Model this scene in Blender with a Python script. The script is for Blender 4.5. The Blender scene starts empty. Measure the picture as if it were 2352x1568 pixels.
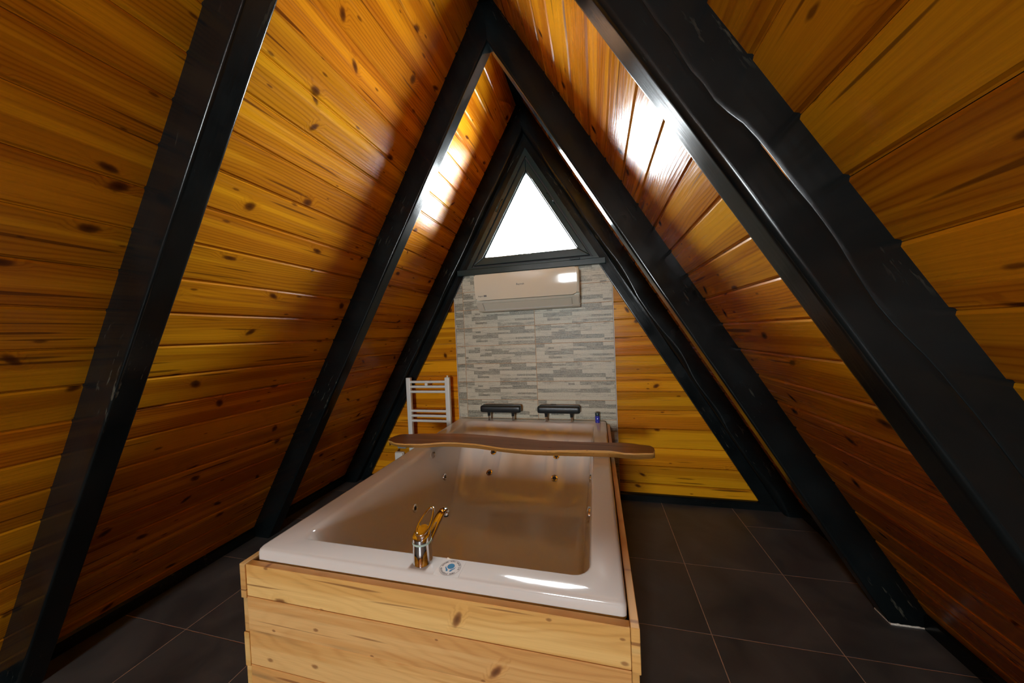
import bpy, bmesh, math, random
from mathutils import Vector, Matrix, noise as mnoise

SC = bpy.context.scene
COL = SC.collection
random.seed(7)

# ------------------------------------------------------------------ camera
YAW, PITCH, ROLL, FPX = 0.2477, -0.0214, -0.0426, 763.84
CAMZ = 1.35
def _cam():
    cd = bpy.data.cameras.new('camera')
    cd.sensor_fit = 'HORIZONTAL'; cd.sensor_width = 36.0
    cd.lens = FPX / 2352 * 36.0
    cd.clip_start = 0.02; cd.clip_end = 200
    co = bpy.data.objects.new('camera', cd); COL.objects.link(co)
    f = Vector((-math.sin(YAW)*math.cos(PITCH), math.cos(YAW)*math.cos(PITCH), math.sin(PITCH)))
    r = Vector((math.cos(YAW), math.sin(YAW), 0)); u = r.cross(f)
    c, s = math.cos(ROLL), math.sin(ROLL)
    r2 = c*r + s*u; u2 = -s*r + c*u
    M = Matrix((r2, u2, -f)).transposed().to_4x4()
    M.translation = Vector((0, 0, CAMZ))
    co.matrix_world = M
    SC.camera = co
_cam()

# ------------------------------------------------------------------ sky, daylight, exposure
SKY = 150.0
PANE_TINT = 0.95          # clear gable glass
w = bpy.data.worlds.new('overcast_sky'); SC.world = w; w.use_nodes = True
bg = w.node_tree.nodes['Background']
bg.inputs['Color'].default_value = (0.89, 1.0, 0.93, 1)
bg.inputs['Strength'].default_value = SKY
# the glazed gable behind the camera: x0,x1,z0,z1
FWX0, FWX1, FWZ0, FWZ1 = -0.98, -0.10, 1.25, 2.10
FRONT_Y = -4.6
def portal(name, loc, rot, sx, sy):
    l = bpy.data.lights.new(name, 'AREA'); l.shape = 'RECTANGLE'; l.size = sx; l.size_y = sy
    l.energy = 1; l.cycles.is_portal = True
    o = bpy.data.objects.new(name, l); COL.objects.link(o); o.location = loc; o.rotation_euler = rot
portal('window_front_offscreen', ((FWX0+FWX1)/2, FRONT_Y-0.12, (FWZ0+FWZ1)/2), (math.radians(90), 0, 0), FWX1-FWX0, FWZ1-FWZ0)
portal('gable_window_daylight', (-0.512, 2.90, 2.36), (math.radians(-90), 0, 0), 0.80, 0.70)
SC.view_settings.view_transform = 'Standard'
SC.view_settings.look = 'None'
SC.view_settings.gamma = 1.0
SC.view_settings.use_curve_mapping = False
SC.view_settings.exposure = 0.04
SC.cycles.use_denoising = True
SC.cycles.max_bounces = 7
SC.cycles.diffuse_bounces = 5
SC.cycles.glossy_bounces = 3
SC.cycles.use_adaptive_sampling = True
SC.cycles.adaptive_threshold = 0.06
SC.cycles.adaptive_min_samples = 20
SC.cycles.sample_clamp_indirect = 6.0
SC.cycles.caustics_reflective = False
SC.cycles.caustics_refractive = False

# ------------------------------------------------------------------ room numbers (metres)
RX, RZ, T = -0.5248, 3.2556, 1.708          # ridge x, ridge height, roof slope
TH = math.atan(T); SN, CS = math.sin(TH), math.cos(TH)
XL, XR = RX - RZ/T, RX + RZ/T
WALL_Y = 2.762                              # wood face of the gable wall
PANEL_Y = 2.742                             # face of the stone tiles
def slope_x(z, side, d=0.0):                # x of the roof face (moved d inwards) at height z
    return RX + side*((RZ - z)/T - d/SN)

# ------------------------------------------------------------------ node helpers
def new_mat(name):
    m = bpy.data.materials.new(name); m.use_nodes = True
    nt = m.node_tree; b = nt.nodes['Principled BSDF']
    return m, nt, b
class N:
    def __init__(self, nt): self.nt = nt
    def node(self, t, **kw):
        n = self.nt.nodes.new(t)
        for k, v in kw.items(): setattr(n, k, v)
        return n
    def set(self, sock, v):
        if isinstance(v, bpy.types.NodeSocket): self.nt.links.new(v, sock)
        elif v is not None: sock.default_value = v
    def math(self, op, a, b=None, c=None, clamp=False):
        n = self.node('ShaderNodeMath', operation=op, use_clamp=clamp)
        self.set(n.inputs[0], a)
        if b is not None: self.set(n.inputs[1], b)
        if c is not None: self.set(n.inputs[2], c)
        return n.outputs[0]
    def vmath(self, op, a, b=None):
        n = self.node('ShaderNodeVectorMath', operation=op)
        self.set(n.inputs[0], a)
        if b is not None: self.set(n.inputs[1], b)
        return n.outputs[0]
    def comb(self, x, y, z):
        n = self.node('ShaderNodeCombineXYZ')
        for i, v in enumerate((x, y, z)): self.set(n.inputs[i], v)
        return n.outputs[0]
    def sep(self, v):
        n = self.node('ShaderNodeSeparateXYZ'); self.set(n.inputs[0], v); return n.outputs
    def noise(self, vec, scale=1.0, detail=2.0, rough=0.5, dist=0.0):
        n = self.node('ShaderNodeTexNoise'); self.set(n.inputs['Vector'], vec)
        n.inputs['Scale'].default_value = scale; n.inputs['Detail'].default_value = detail
        n.inputs['Roughness'].default_value = rough; n.inputs['Distortion'].default_value = dist
        return n.outputs['Fac']
    def mapr(self, v, a, b, c=0.0, d=1.0, mode='SMOOTHSTEP'):
        n = self.node('ShaderNodeMapRange', interpolation_type=mode, clamp=True) if mode == 'LINEAR' else self.node('ShaderNodeMapRange', interpolation_type=mode)
        self.set(n.inputs[0], v)
        for i, x in enumerate((a, b, c, d)): self.set(n.inputs[i+1], x)
        return n.outputs[0]
    def mix(self, f, a, b, mode='MIX'):
        n = self.node('ShaderNodeMix', data_type='RGBA', blend_type=mode)
        self.set(n.inputs[0], f); self.set(n.inputs[6], a); self.set(n.inputs[7], b)
        return n.outputs[2]
    def bump(self, h, strength=0.2, dist=0.01, normal=None):
        n = self.node('ShaderNodeBump'); n.inputs['Strength'].default_value = strength
        n.inputs['Distance'].default_value = dist; self.set(n.inputs['Height'], h)
        if normal is not None: self.set(n.inputs['Normal'], normal)
        return n.outputs[0]
def c4(r, g, b): return (r, g, b, 1.0)

def mat_wood(name, light, dark, heart, knot, rough=0.3, coat=0.0, ring_f=55.0, ring_amt=0.55, knot_p=0.5, ku=2.6, kv=6.2, bump=0.12, axis='xy', heart_amt=0.85, grey=0.0, low_amt=9.0, spec=0.5, pins=0.42):
    m, nt, b = new_mat(name); n = N(nt)
    tc = n.node('ShaderNodeTexCoord'); oi = n.node('ShaderNodeObjectInfo')
    rnd = oi.outputs['Random']
    P = tc.outputs['Object']
    off = n.comb(n.math('MULTIPLY', rnd, 57.3), n.math('MULTIPLY', rnd, 231.7), n.math('MULTIPLY', rnd, 19.0))
    Q = n.vmath('ADD', P, off)
    q = n.sep(Q)
    u, v, wz = q[0], q[1], q[2]
    low = n.noise(n.comb(n.math('MULTIPLY', u, 0.9), n.math('MULTIPLY', v, 4.0), wz), 1.0, 3.0, 0.45)
    # knots: one candidate per voronoi cell, rotated ellipses of random size
    vo = n.node('ShaderNodeTexVoronoi', voronoi_dimensions='2D', feature='F1')
    K = n.comb(n.math('MULTIPLY', u, ku), n.math('MULTIPLY', v, kv), 0.0)
    n.set(vo.inputs['Vector'], K); vo.inputs['Scale'].default_value = 1.0; vo.inputs['Randomness'].default_value = 0.62
    kp = n.sep(vo.outputs['Position']); cr = n.sep(vo.outputs['Color'])
    dx = n.math('SUBTRACT', u, n.math('DIVIDE', kp[0], ku))
    dy = n.math('SUBTRACT', v, n.math('DIVIDE', kp[1], kv))
    ang = n.math('MULTIPLY', n.math('SUBTRACT', cr[1], 0.5), 2.6)
    ca, sa = n.math('COSINE', ang), n.math('SINE', ang)
    ex = n.math('ADD', n.math('MULTIPLY', dx, ca), n.math('MULTIPLY', dy, sa))
    ey = n.math('SUBTRACT', n.math('MULTIPLY', dy, ca), n.math('MULTIPLY', dx, sa))
    asp = n.mapr(cr[2], 0.0, 1.0, 0.28, 0.85, 'LINEAR')
    wob = n.noise(n.vmath('SCALE', Q), 60.0, 1.0)
    ex = n.math('MULTIPLY', ex, asp)
    e = n.math('SQRT', n.math('ADD', n.math('MULTIPLY', ex, ex), n.math('MULTIPLY', ey, ey)))
    e = n.math('MULTIPLY', e, n.math('ADD', 0.75, n.math('MULTIPLY', wob, 0.5)))
    has = n.math('GREATER_THAN', cr[0], 1.0 - knot_p)
    R = n.math('MULTIPLY', n.mapr(cr[2], 0.0, 1.0, 0.0085, 0.0205, 'LINEAR'), has)
    R = n.math('ADD', R, 1e-5)
    kd = n.math('DIVIDE', e, R)
    kmask = n.math('SUBTRACT', 1.0, n.mapr(kd, 0.55, 1.25))
    kcore = n.math('SUBTRACT', 1.0, n.mapr(kd, 0.1, 0.7))
    halo = n.math('SUBTRACT', 1.0, n.mapr(kd, 0.8, 2.5))
    halo = n.math('MULTIPLY', halo, has)
    # growth rings bent around the knots
    ph = n.math('ADD', n.math('MULTIPLY', v, ring_f), n.math('MULTIPLY', low, low_amt))
    ph = n.math('ADD', ph, n.math('MULTIPLY', halo, 1.5))
    fine = n.noise(n.comb(n.math('MULTIPLY', u, 3.0), n.math('MULTIPLY', v, 140.0), wz), 1.0, 2.0)
    ph = n.math('ADD', ph, n.math('MULTIPLY', fine, 0.35))
    ring = n.math('ADD', 0.5, n.math('MULTIPLY', n.math('SINE', n.math('MULTIPLY', ph, 6.2832)), 0.5))
    ring = n.math('POWER', ring, 2.6)
    gmod = n.noise(n.comb(n.math('MULTIPLY', u, 0.6), n.math('MULTIPLY', v, 9.0), wz), 1.0, 1.0)
    broad = n.noise(n.comb(n.math('MULTIPLY', u, 0.38), n.math('MULTIPLY', v, 11.0), n.math('ADD', wz, 3.1)), 1.0, 3.0, 0.5, 0.5)
    hm = n.math('ADD', n.math('MULTIPLY', n.mapr(broad, 0.43, 0.50), 0.62), n.math('MULTIPLY', n.mapr(broad, 0.38, 0.66), 0.38))
    heartf = n.math('MULTIPLY', hm, heart_amt)
    ringf = n.math('MULTIPLY', n.math('MULTIPLY', ring, n.mapr(gmod, 0.30, 0.60, 0.25, 1.0)), n.mapr(hm, 0.0, 1.0, ring_amt*0.28, ring_amt, 'LINEAR'))
    c = n.mix(heartf, c4(*light), c4(*heart))
    c = n.mix(ringf, c, c4(*dark))
    fib = n.noise(n.comb(n.math('MULTIPLY', u, 6.0), n.math('MULTIPLY', v, 420.0), wz), 1.0, 2.0)
    c = n.mix(n.mapr(fib, 0.3, 0.75, 0.0, 0.22, 'LINEAR'), c, c4(*dark))
    c = n.mix(n.math('MULTIPLY', halo, 0.35), c, c4(*heart))
    c = n.mix(n.math('MULTIPLY', kmask, 0.85), c, c4(*knot))
    c = n.mix(n.math('MULTIPLY', kcore, 0.55), c, c4(knot[0]*.35, knot[1]*.35, knot[2]*.4))
    # small pin knots between the big ones
    vp = n.node('ShaderNodeTexVoronoi', voronoi_dimensions='2D', feature='F1')
    n.set(vp.inputs['Vector'], n.comb(n.math('MULTIPLY', n.math('ADD', u, 3.3), ku*1.7), n.math('MULTIPLY', v, kv*1.9), 0.0))
    vp.inputs['Scale'].default_value = 1.0; vp.inputs['Randomness'].default_value = 1.0
    pc = n.sep(vp.outputs['Color'])
    pr = n.math('MULTIPLY', n.mapr(pc[1], 0, 1, 0.035, 0.085, 'LINEAR'), n.math('GREATER_THAN', pc[0], 1.0-pins))
    pm = n.math('SUBTRACT', 1.0, n.mapr(n.math('DIVIDE', n.math('MULTIPLY', vp.outputs['Distance'], n.math('ADD', 0.7, n.math('MULTIPLY', wob, 0.6))), n.math('ADD', pr, 1e-4)), 0.4, 1.2))
    c = n.mix(n.math('MULTIPLY', pm, 0.72), c, c4(*knot))
    # resin streaks: thin long dark marks
    st = n.noise(n.comb(n.math('MULTIPLY', u, 2.2), n.math('MULTIPLY', v, 60.0), n.math('ADD', wz, 9.0)), 1.0, 0.0)
    c = n.mix(n.mapr(st, 0.74, 0.80, 0.0, 0.7), c, c4(*knot))
    if grey > 0:
        gs = n.noise(n.comb(n.math('MULTIPLY', u, 1.3), n.math('MULTIPLY', v, 16.0), n.math('ADD', wz, 5.0)), 1.0, 3.0)
        c = n.mix(n.mapr(gs, 0.60, 0.78, 0.0, grey), c, c4(0.16, 0.12, 0.06))
    hsv = n.node('ShaderNodeHueSaturation'); n.set(hsv.inputs['Color'], c)
    n.set(hsv.inputs['Value'], n.mapr(rnd, 0, 1, 0.84, 1.14, 'LINEAR'))
    r2 = n.math('FRACT', n.math('MULTIPLY', rnd, 37.7))
    n.set(hsv.inputs['Hue'], n.mapr(r2, 0, 1, 0.492, 0.506, 'LINEAR'))
    nt.links.new(hsv.outputs[0], b.inputs['Base Color'])
    rr = n.mapr(n.noise(n.comb(n.math('MULTIPLY', u, 3.0), n.math('MULTIPLY', v, 60.0), wz), 1.0, 2.0), 0.3, 0.7, rough-0.05, rough+0.08, 'LINEAR')
    nt.links.new(rr, b.inputs['Roughness'])
    h = n.math('ADD', n.math('MULTIPLY', ring, 0.4), n.math('MULTIPLY', fib, 0.7))
    nt.links.new(n.bump(h, bump, 0.003), b.inputs['Normal'])
    b.inputs['IOR'].default_value = 1.5; b.inputs['Specular IOR Level'].default_value = spec
    b.inputs['Coat Weight'].default_value = coat; b.inputs['Coat Roughness'].default_value = rough*0.8
    return m

def mat_plain(name, col, rough=0.4, metal=0.0, ior=1.5, var=0.0, bump=0.0, scale=40.0, coat=0.0):
    m, nt, b = new_mat(name); n = N(nt)
    tc = n.node('ShaderNodeTexCoord')
    b.inputs['Base Color'].default_value = c4(*col); b.inputs['Roughness'].default_value = rough
    b.inputs['Metallic'].default_value = metal; b.inputs['IOR'].default_value = ior
    b.inputs['Coat Weight'].default_value = coat
    f = n.noise(tc.outputs['Object'], scale, 3.0)
    if var:
        nt.links.new(n.mix(n.mapr(f, 0.3, 0.7, 0, 1, 'LINEAR'), c4(*[x*(1-var) for x in col]), c4(*[min(1, x*(1+var)) for x in col])), b.inputs['Base Color'])
    else:
        nt.links.new(n.mapr(f, 0.0, 1.0, max(0.0, rough-0.03), rough+0.03, 'LINEAR'), b.inputs['Roughness'])
    if bump: nt.links.new(n.bump(f, bump, 0.004), b.inputs['Normal'])
    return m

def mat_black_paint():
    m, nt, b = new_mat('black_gloss_paint'); n = N(nt)
    tc = n.node('ShaderNodeTexCoord'); P = tc.outputs['Object']; p = n.sep(P)
    oi = n.node('ShaderNodeObjectInfo'); rnd = n.math('MULTIPLY', oi.outputs['Random'], 40.0)
    Q = n.comb(n.math('ADD', n.math('MULTIPLY', p[0], 1.0), rnd), p[1], p[2])
    q = n.sep(Q)
    grain = n.noise(n.comb(n.math('MULTIPLY', q[0], 5.0), n.math('MULTIPLY', q[1], 110.0), n.math('MULTIPLY', q[2], 110.0)), 1.0, 3.0)
    big = n.noise(Q, 5.0, 3.0)
    c = n.mix(n.mapr(big, 0.35, 0.7, 0, 1, 'LINEAR'), c4(0.0036, 0.0052, 0.0056), c4(0.0070, 0.0095, 0.0100))
    # scuffs down to bare paint, stretched along the beam
    sc = n.noise(n.comb(n.math('MULTIPLY', q[0], 9.0), n.math('MULTIPLY', q[1], 55.0), n.math('MULTIPLY', q[2], 55.0)), 1.0, 4.0, 0.65)
    reg = n.noise(Q, 1.7, 2.0)
    scm = n.math('MULTIPLY', n.mapr(sc, 0.585, 0.67), n.mapr(reg, 0.52, 0.64))
    c = n.mix(n.math('MULTIPLY', scm, 0.65), c, c4(0.105, 0.095, 0.07))
    nt.links.new(c, b.inputs['Base Color'])
    nt.links.new(n.mapr(big, 0.3, 0.7, 0.14, 0.26, 'LINEAR'), b.inputs['Roughness'])
    b.inputs['Specular IOR Level'].default_value = 0.30
    h = n.math('ADD', n.math('MULTIPLY', grain, 0.5), n.math('MULTIPLY', n.noise(Q, 28.0, 3.0), n.mapr(reg, 0.4, 0.7, 0.1, 1.2)))
    nt.links.new(n.bump(h, 0.14, 0.003), b.inputs['Normal'])
    return m

def mat_stone_tile():
    m, nt, b = new_mat('ledge_stone_tile'); n = N(nt)
    tc = n.node('ShaderNodeTexCoord'); oi = n.node('ShaderNodeObjectInfo')
    p = n.sep(tc.outputs['Object'])
    r = n.math('FLOOR', n.math('MULTIPLY', oi.outputs['Random'], 5.0))
    # object x along the tile (m), z up (m); five printed ledges per tile, shifted from tile to tile
    uv = n.comb(n.math('ADD', p[0], n.math('MULTIPLY', r, 0.171)), n.math('ADD', p[2], n.math('MULTIPLY', r, 0.0628)), 0.0)
    def brick(wid, hei, offs, sx):
        k = n.node('ShaderNodeTexBrick'); k.offset = offs; k.squash = 1.0; k.offset_frequency = 2
        n.set(k.inputs['Vector'], n.vmath('ADD', uv, sx)); k.inputs['Scale'].default_value = 1.0
        k.inputs['Brick Width'].default_value = wid; k.inputs['Row Height'].default_value = hei
        k.inputs['Mortar Size'].default_value = 0.0009; k.inputs['Mortar Smooth'].default_value = 0.3
        k.inputs['Color1'].default_value = c4(0, 0, 0); k.inputs['Color2'].default_value = c4(1, 1, 1); k.inputs['Mortar'].default_value = c4(.5, .5, .5)
        return k
    k1 = brick(0.235, 0.0314, 0.37, (0.03, 0, 0)); k2 = brick(0.155, 0.0157, 0.61, (0.11, 0, 0))
    t1 = n.sep(k1.outputs['Color'])[0]; t2 = n.sep(k2.outputs['Color'])[0]
    # some ledges are split in two thin ones
    blk = n.comb(n.math('FLOOR', n.math('DIVIDE', n.sep(uv)[0], 0.31)), n.math('FLOOR', n.math('DIVIDE', n.sep(uv)[1], 0.0314)), r)
    wn = n.node('ShaderNodeTexWhiteNoise', noise_dimensions='3D'); n.set(wn.inputs['Vector'], blk)
    sel = n.math('GREATER_THAN', wn.outputs['Value'], 0.62)
    tone = n.sep(n.mix(sel, t1, t2))[0]
    mort = n.sep(n.mix(sel, k1.outputs['Fac'], k2.outputs['Fac']))[0]
    q = n.vmath('ADD', tc.outputs['Object'], n.comb(n.math('MULTIPLY', oi.outputs['Random'], 31.0), 0, 0)); qs = n.sep(q)
    streak = n.noise(n.comb(n.math('MULTIPLY', qs[0], 13.0), 0.0, n.math('MULTIPLY', qs[2], 230.0)), 1.0, 5.0, 0.68, 0.8)
    speck = n.noise(n.comb(n.math('MULTIPLY', qs[0], 90.0), 0.0, n.math('MULTIPLY', qs[2], 160.0)), 1.0, 3.0, 0.7)
    cream = n.mix(n.mapr(speck, 0.3, 0.7, 0, 1, 'LINEAR'), c4(0.47, 0.45, 0.345), c4(0.63, 0.605, 0.48))
    grey = n.mix(n.mapr(speck, 0.35, 0.65, 0, 1, 'LINEAR'), c4(0.17, 0.165, 0.12), c4(0.42, 0.405, 0.31))
    patch = n.noise(n.comb(n.math('MULTIPLY', qs[0], 14.0), 0.0, n.math('MULTIPLY', qs[2], 60.0)), 1.0, 3.0, 0.6)
    c = n.mix(n.mapr(n.math('ADD', tone, n.math('MULTIPLY', n.math('SUBTRACT', patch, 0.5), 0.9)), 0.38, 0.82), cream, grey)
    dk = n.math('MULTIPLY', n.mapr(streak, 0.53, 0.60), n.mapr(tone, 0.15, 0.75, 0.12, 0.95, 'LINEAR'))
    c = n.mix(dk, c, c4(0.105, 0.10, 0.085))
    c = n.mix(n.math('MULTIPLY', mort, 0.45), c, c4(0.28, 0.25, 0.20))
    nt.links.new(c, b.inputs['Base Color']); b.inputs['Roughness'].default_value = 0.42
    h = n.math('SUBTRACT', n.math('ADD', n.math('MULTIPLY', tone, 0.6), n.math('MULTIPLY', streak, 0.3)), n.math('MULTIPLY', mort, 0.5))
    nt.links.new(n.bump(h, 0.35, 0.004), b.inputs['Normal'])
    return m

def mat_floor_tile():
    m, nt, b = new_mat('dark_slate_floor_tile'); n = N(nt)
    tc = n.node('ShaderNodeTexCoord'); oi = n.node('ShaderNodeObjectInfo')
    q = n.vmath('ADD', tc.outputs['Object'], n.comb(n.math('MULTIPLY', oi.outputs['Random'], 31.0), n.math('MULTIPLY', oi.outputs['Random'], 77.0), 0))
    f = n.noise(q, 3.5, 5.0, 0.55, 0.8); g = n.noise(q, 90.0, 2.0)
    c = n.mix(n.mapr(f, 0.3, 0.7, 0, 1, 'LINEAR'), c4(0.052, 0.053, 0.054), c4(0.110, 0.106, 0.100))
    nt.links.new(c, b.inputs['Base Color'])
    nt.links.new(n.mapr(f, 0.3, 0.7, 0.36, 0.50, 'LINEAR'), b.inputs['Roughness'])
    nt.links.new(n.bump(n.math('ADD', f, n.math('MULTIPLY', g, 0.25)), 0.15, 0.003), b.inputs['Normal'])
    return m

def mat_glass(name, tint):
    m, nt, b = new_mat(name); n = N(nt)
    out = nt.nodes['Material Output']; nt.nodes.remove(b)
    tr = n.node('ShaderNodeBsdfTransparent'); tr.inputs[0].default_value = c4(tint*0.97, tint*0.95, tint)
    gl = n.node('ShaderNodeBsdfGlossy'); gl.inputs['Roughness'].default_value = 0.02; gl.inputs['Color'].default_value = c4(1, 1, 1)
    fr = n.node('ShaderNodeFresnel'); fr.inputs['IOR'].default_value = 1.45
    mx = n.node('ShaderNodeMixShader')
    nt.links.new(fr.outputs[0], mx.inputs[0]); nt.links.new(tr.outputs[0], mx.inputs[1]); nt.links.new(gl.outputs[0], mx.inputs[2])
    nt.links.new(mx.outputs[0], out.inputs['Surface'])
    return m

M = {}
M['plank'] = mat_wood('amber_varnished_pine', (0.80, 0.350, 0.010), (0.30, 0.085, 0.004), (0.52, 0.178, 0.006), (0.085, 0.018, 0.004), rough=0.22, coat=0.0, spec=0.16, ring_f=75.0, low_amt=11.0, knot_p=0.6, ring_amt=0.62)
M['pine'] = mat_wood('pale_pine_board', (0.80, 0.52, 0.19), (0.50, 0.24, 0.06), (0.66, 0.35, 0.09), (0.20, 0.07, 0.02), rough=0.42, knot_p=0.5, ku=3.2, kv=5.0, heart_amt=0.75, grey=0.7, ring_amt=0.55, ring_f=24.0, low_amt=15.0)
M['slab'] = mat_wood('walnut_slab_wood', (0.40, 0.200, 0.070), (0.13, 0.060, 0.022), (0.25, 0.118, 0.038), (0.05, 0.022, 0.009), rough=0.36, knot_p=0.12, ring_f=40, ring_amt=0.8)
M['bark'] = mat_wood('slab_live_edge', (0.72, 0.36, 0.085), (0.20, 0.08, 0.02), (0.50, 0.22, 0.045), (0.03, 0.012, 0.005), rough=0.5, knot_p=0.0, pins=0.5, ku=14, kv=20, ring_f=90, bump=0.6, heart_amt=1.0, grey=0.8, ring_amt=0.9)
M['black'] = mat_black_paint()
M['stone'] = mat_stone_tile()
M['floor_tile'] = mat_floor_tile()
M['grout'] = mat_plain('tan_grout', (0.50, 0.33, 0.23), 0.8, var=0.2)
M['stone_grout'] = mat_plain('orange_tan_grout', (0.46, 0.26, 0.12), 0.8, var=0.15)
M['sub'] = mat_plain('plain_backing_board', (0.34, 0.17, 0.055), 0.8, var=0.15)
M['acrylic'] = mat_plain('white_acrylic', (0.68, 0.66, 0.63), 0.09)
M['chrome'] = mat_plain('polished_chrome', (0.82, 0.82, 0.83), 0.07, metal=1.0)
M['darkhole'] = mat_plain('dark_nozzle', (0.015, 0.013, 0.012), 0.35)
M['rubber'] = mat_plain('black_vinyl', (0.010, 0.014, 0.016), 0.33, bump=0.12, scale=180)
M['white'] = mat_plain('white_plastic', (0.78, 0.76, 0.70), 0.22)
M['acwhite'] = mat_plain('glossy_white_plastic', (0.66, 0.64, 0.53), 0.07)
M['enamel'] = mat_plain('white_enamel', (0.72, 0.74, 0.70), 0.25)
M['gap'] = mat_plain('sash_groove_shade', (0.014, 0.014, 0.014), 0.55)  # near-black that paints the shadow line of the sash groove
M['frame'] = mat_plain('dark_green_black_frame', (0.014, 0.031, 0.033), 0.26, bump=0.015, scale=60)
M['blue'] = mat_plain('blue_bottle_plastic', (0.045, 0.05, 0.42), 0.12)
M['cap'] = mat_plain('dark_teal_cap', (0.03, 0.055, 0.065), 0.3)
M['print_black'] = mat_plain('black_print', (0.012, 0.012, 0.014), 0.4)
M['print_blue'] = mat_plain('blue_print', (0.005, 0.16, 0.33), 0.35)
M['film'] = mat_plain('clear_sticker_film', (0.70, 0.68, 0.65), 0.16)
M['gasket'] = mat_plain('milky_green_gasket', (0.42, 0.56, 0.48), 0.3)
M['greybox'] = mat_plain('blue_grey_plastic', (0.22, 0.28, 0.34), 0.35)
M['aluminium'] = mat_plain('edge_trim_plastic', (0.55, 0.52, 0.46), 0.4)
M['tan'] = mat_plain('tan_grey_cap', (0.40, 0.33, 0.27), 0.3)
M['pane_small'] = mat_glass('milky_film_glass', PANE_TINT)
M['pane_front'] = mat_glass('clear_glass', 0.95)

# ------------------------------------------------------------------ mesh helpers
def link_mesh(name, verts, faces, mat, parent=None, smooth=False, matrix=None, kind=None):
    me = bpy.data.meshes.new(name); me.from_pydata([tuple(v) for v in verts], [], faces); me.update()
    bm = bmesh.new(); bm.from_mesh(me); bmesh.ops.recalc_face_normals(bm, faces=bm.faces); bm.to_mesh(me); bm.free()
    return link_me(name, me, mat, parent, smooth, matrix, kind)
def link_me(name, me, mat, parent=None, smooth=False, matrix=None, kind=None):
    if mat is not None:
        me.materials.clear(); me.materials.append(mat)
    if smooth:
        for p in me.polygons: p.use_smooth = True
        if smooth is not True: me.set_sharp_from_angle(angle=math.radians(smooth))
    o = bpy.data.objects.new(name, me); COL.objects.link(o)
    if matrix is not None: o.matrix_world = matrix
    if parent is not None:
        o.parent = parent; o.matrix_parent_inverse = parent.matrix_basis.inverted()
    if kind: o['kind'] = kind
    return o
def link_bm(name, bm, mat, parent=None, smooth=False, matrix=None, kind=None):
    bmesh.ops.recalc_face_normals(bm, faces=bm.faces)
    me = bpy.data.meshes.new(name); bm.to_mesh(me); bm.free()
    return link_me(name, me, mat, parent, smooth, matrix, kind)
def bm_box(bm, x0, x1, y0, y1, z0, z1):
    vs = [bm.verts.new(p) for p in ((x0,y0,z0),(x1,y0,z0),(x1,y1,z0),(x0,y1,z0),(x0,y0,z1),(x1,y0,z1),(x1,y1,z1),(x0,y1,z1))]
    for f in ((0,3,2,1),(4,5,6,7),(0,1,5,4),(1,2,6,5),(2,3,7,6),(3,0,4,7)): bm.faces.new([vs[i] for i in f])
def box(name, x0, x1, y0, y1, z0, z1, mat, parent=None, bev=0.0, seg=1, local=False, kind=None):
    bm = bmesh.new()
    if local:
        c = ((x0+x1)/2, (y0+y1)/2, (z0+z1)/2)
        bm_box(bm, x0-c[0], x1-c[0], y0-c[1], y1-c[1], z0-c[2], z1-c[2]); mtx = Matrix.Translation(c)
    else:
        bm_box(bm, x0, x1, y0, y1, z0, z1); mtx = None
    if bev: bmesh.ops.bevel(bm, geom=bm.edges[:], offset=bev, segments=seg, affect='EDGES', profile=0.6)
    return link_bm(name, bm, mat, parent, 35 if bev and seg > 1 else False, mtx, kind)
def prism(name, poly, y0, y1, mat, parent=None, kind=None, bev=0.0):
    """polygon in the xz plane pushed from y0 to y1"""
    n = len(poly)
    v = [(x, y0, z) for x, z in poly] + [(x, y1, z) for x, z in poly]
    f = [list(range(n)), list(range(2*n-1, n-1, -1))] + [[i, (i+1) % n, n+(i+1) % n, n+i] for i in range(n)]
    bm = bmesh.new(); vs = [bm.verts.new(p) for p in v]
    for a in f: bm.faces.new([vs[i] for i in a])
    if bev:
        fe = [e for e in bm.edges if all(abs(w.co.y-y0) < 1e-6 for w in e.verts)]
        bmesh.ops.bevel(bm, geom=fe, offset=bev, segments=2, affect='EDGES', profile=0.6)
    return link_bm(name, bm, mat, parent, False, None, kind)
def lathe_bm(bm, prof, n=24, mtx=None):
    rings = []
    for r, z in prof:
        if r < 1e-6: rings.append([bm.verts.new((0, 0, z))])
        else: rings.append([bm.verts.new((r*math.cos(2*math.pi*i/n), r*math.sin(2*math.pi*i/n), z)) for i in range(n)])
    new = [v for r in rings for v in r]
    for a, b in zip(rings, rings[1:]):
        for i in range(n):
            j = (i+1) % n
            if len(a) == 1 and len(b) == 1: continue
            if len(a) == 1: bm.faces.new((a[0], b[i], b[j]))
            elif len(b) == 1: bm.faces.new((a[i], a[j], b[0]))
            else: bm.faces.new((a[i], a[j], b[j], b[i]))
    if mtx is not None:
        for v in new: v.co = mtx @ v.co
def lathe(name, prof, mat, parent=None, mtx=None, n=24, smooth=40):
    bm = bmesh.new(); lathe_bm(bm, prof, n)
    return link_bm(name, bm, mat, parent, smooth, mtx)
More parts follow.
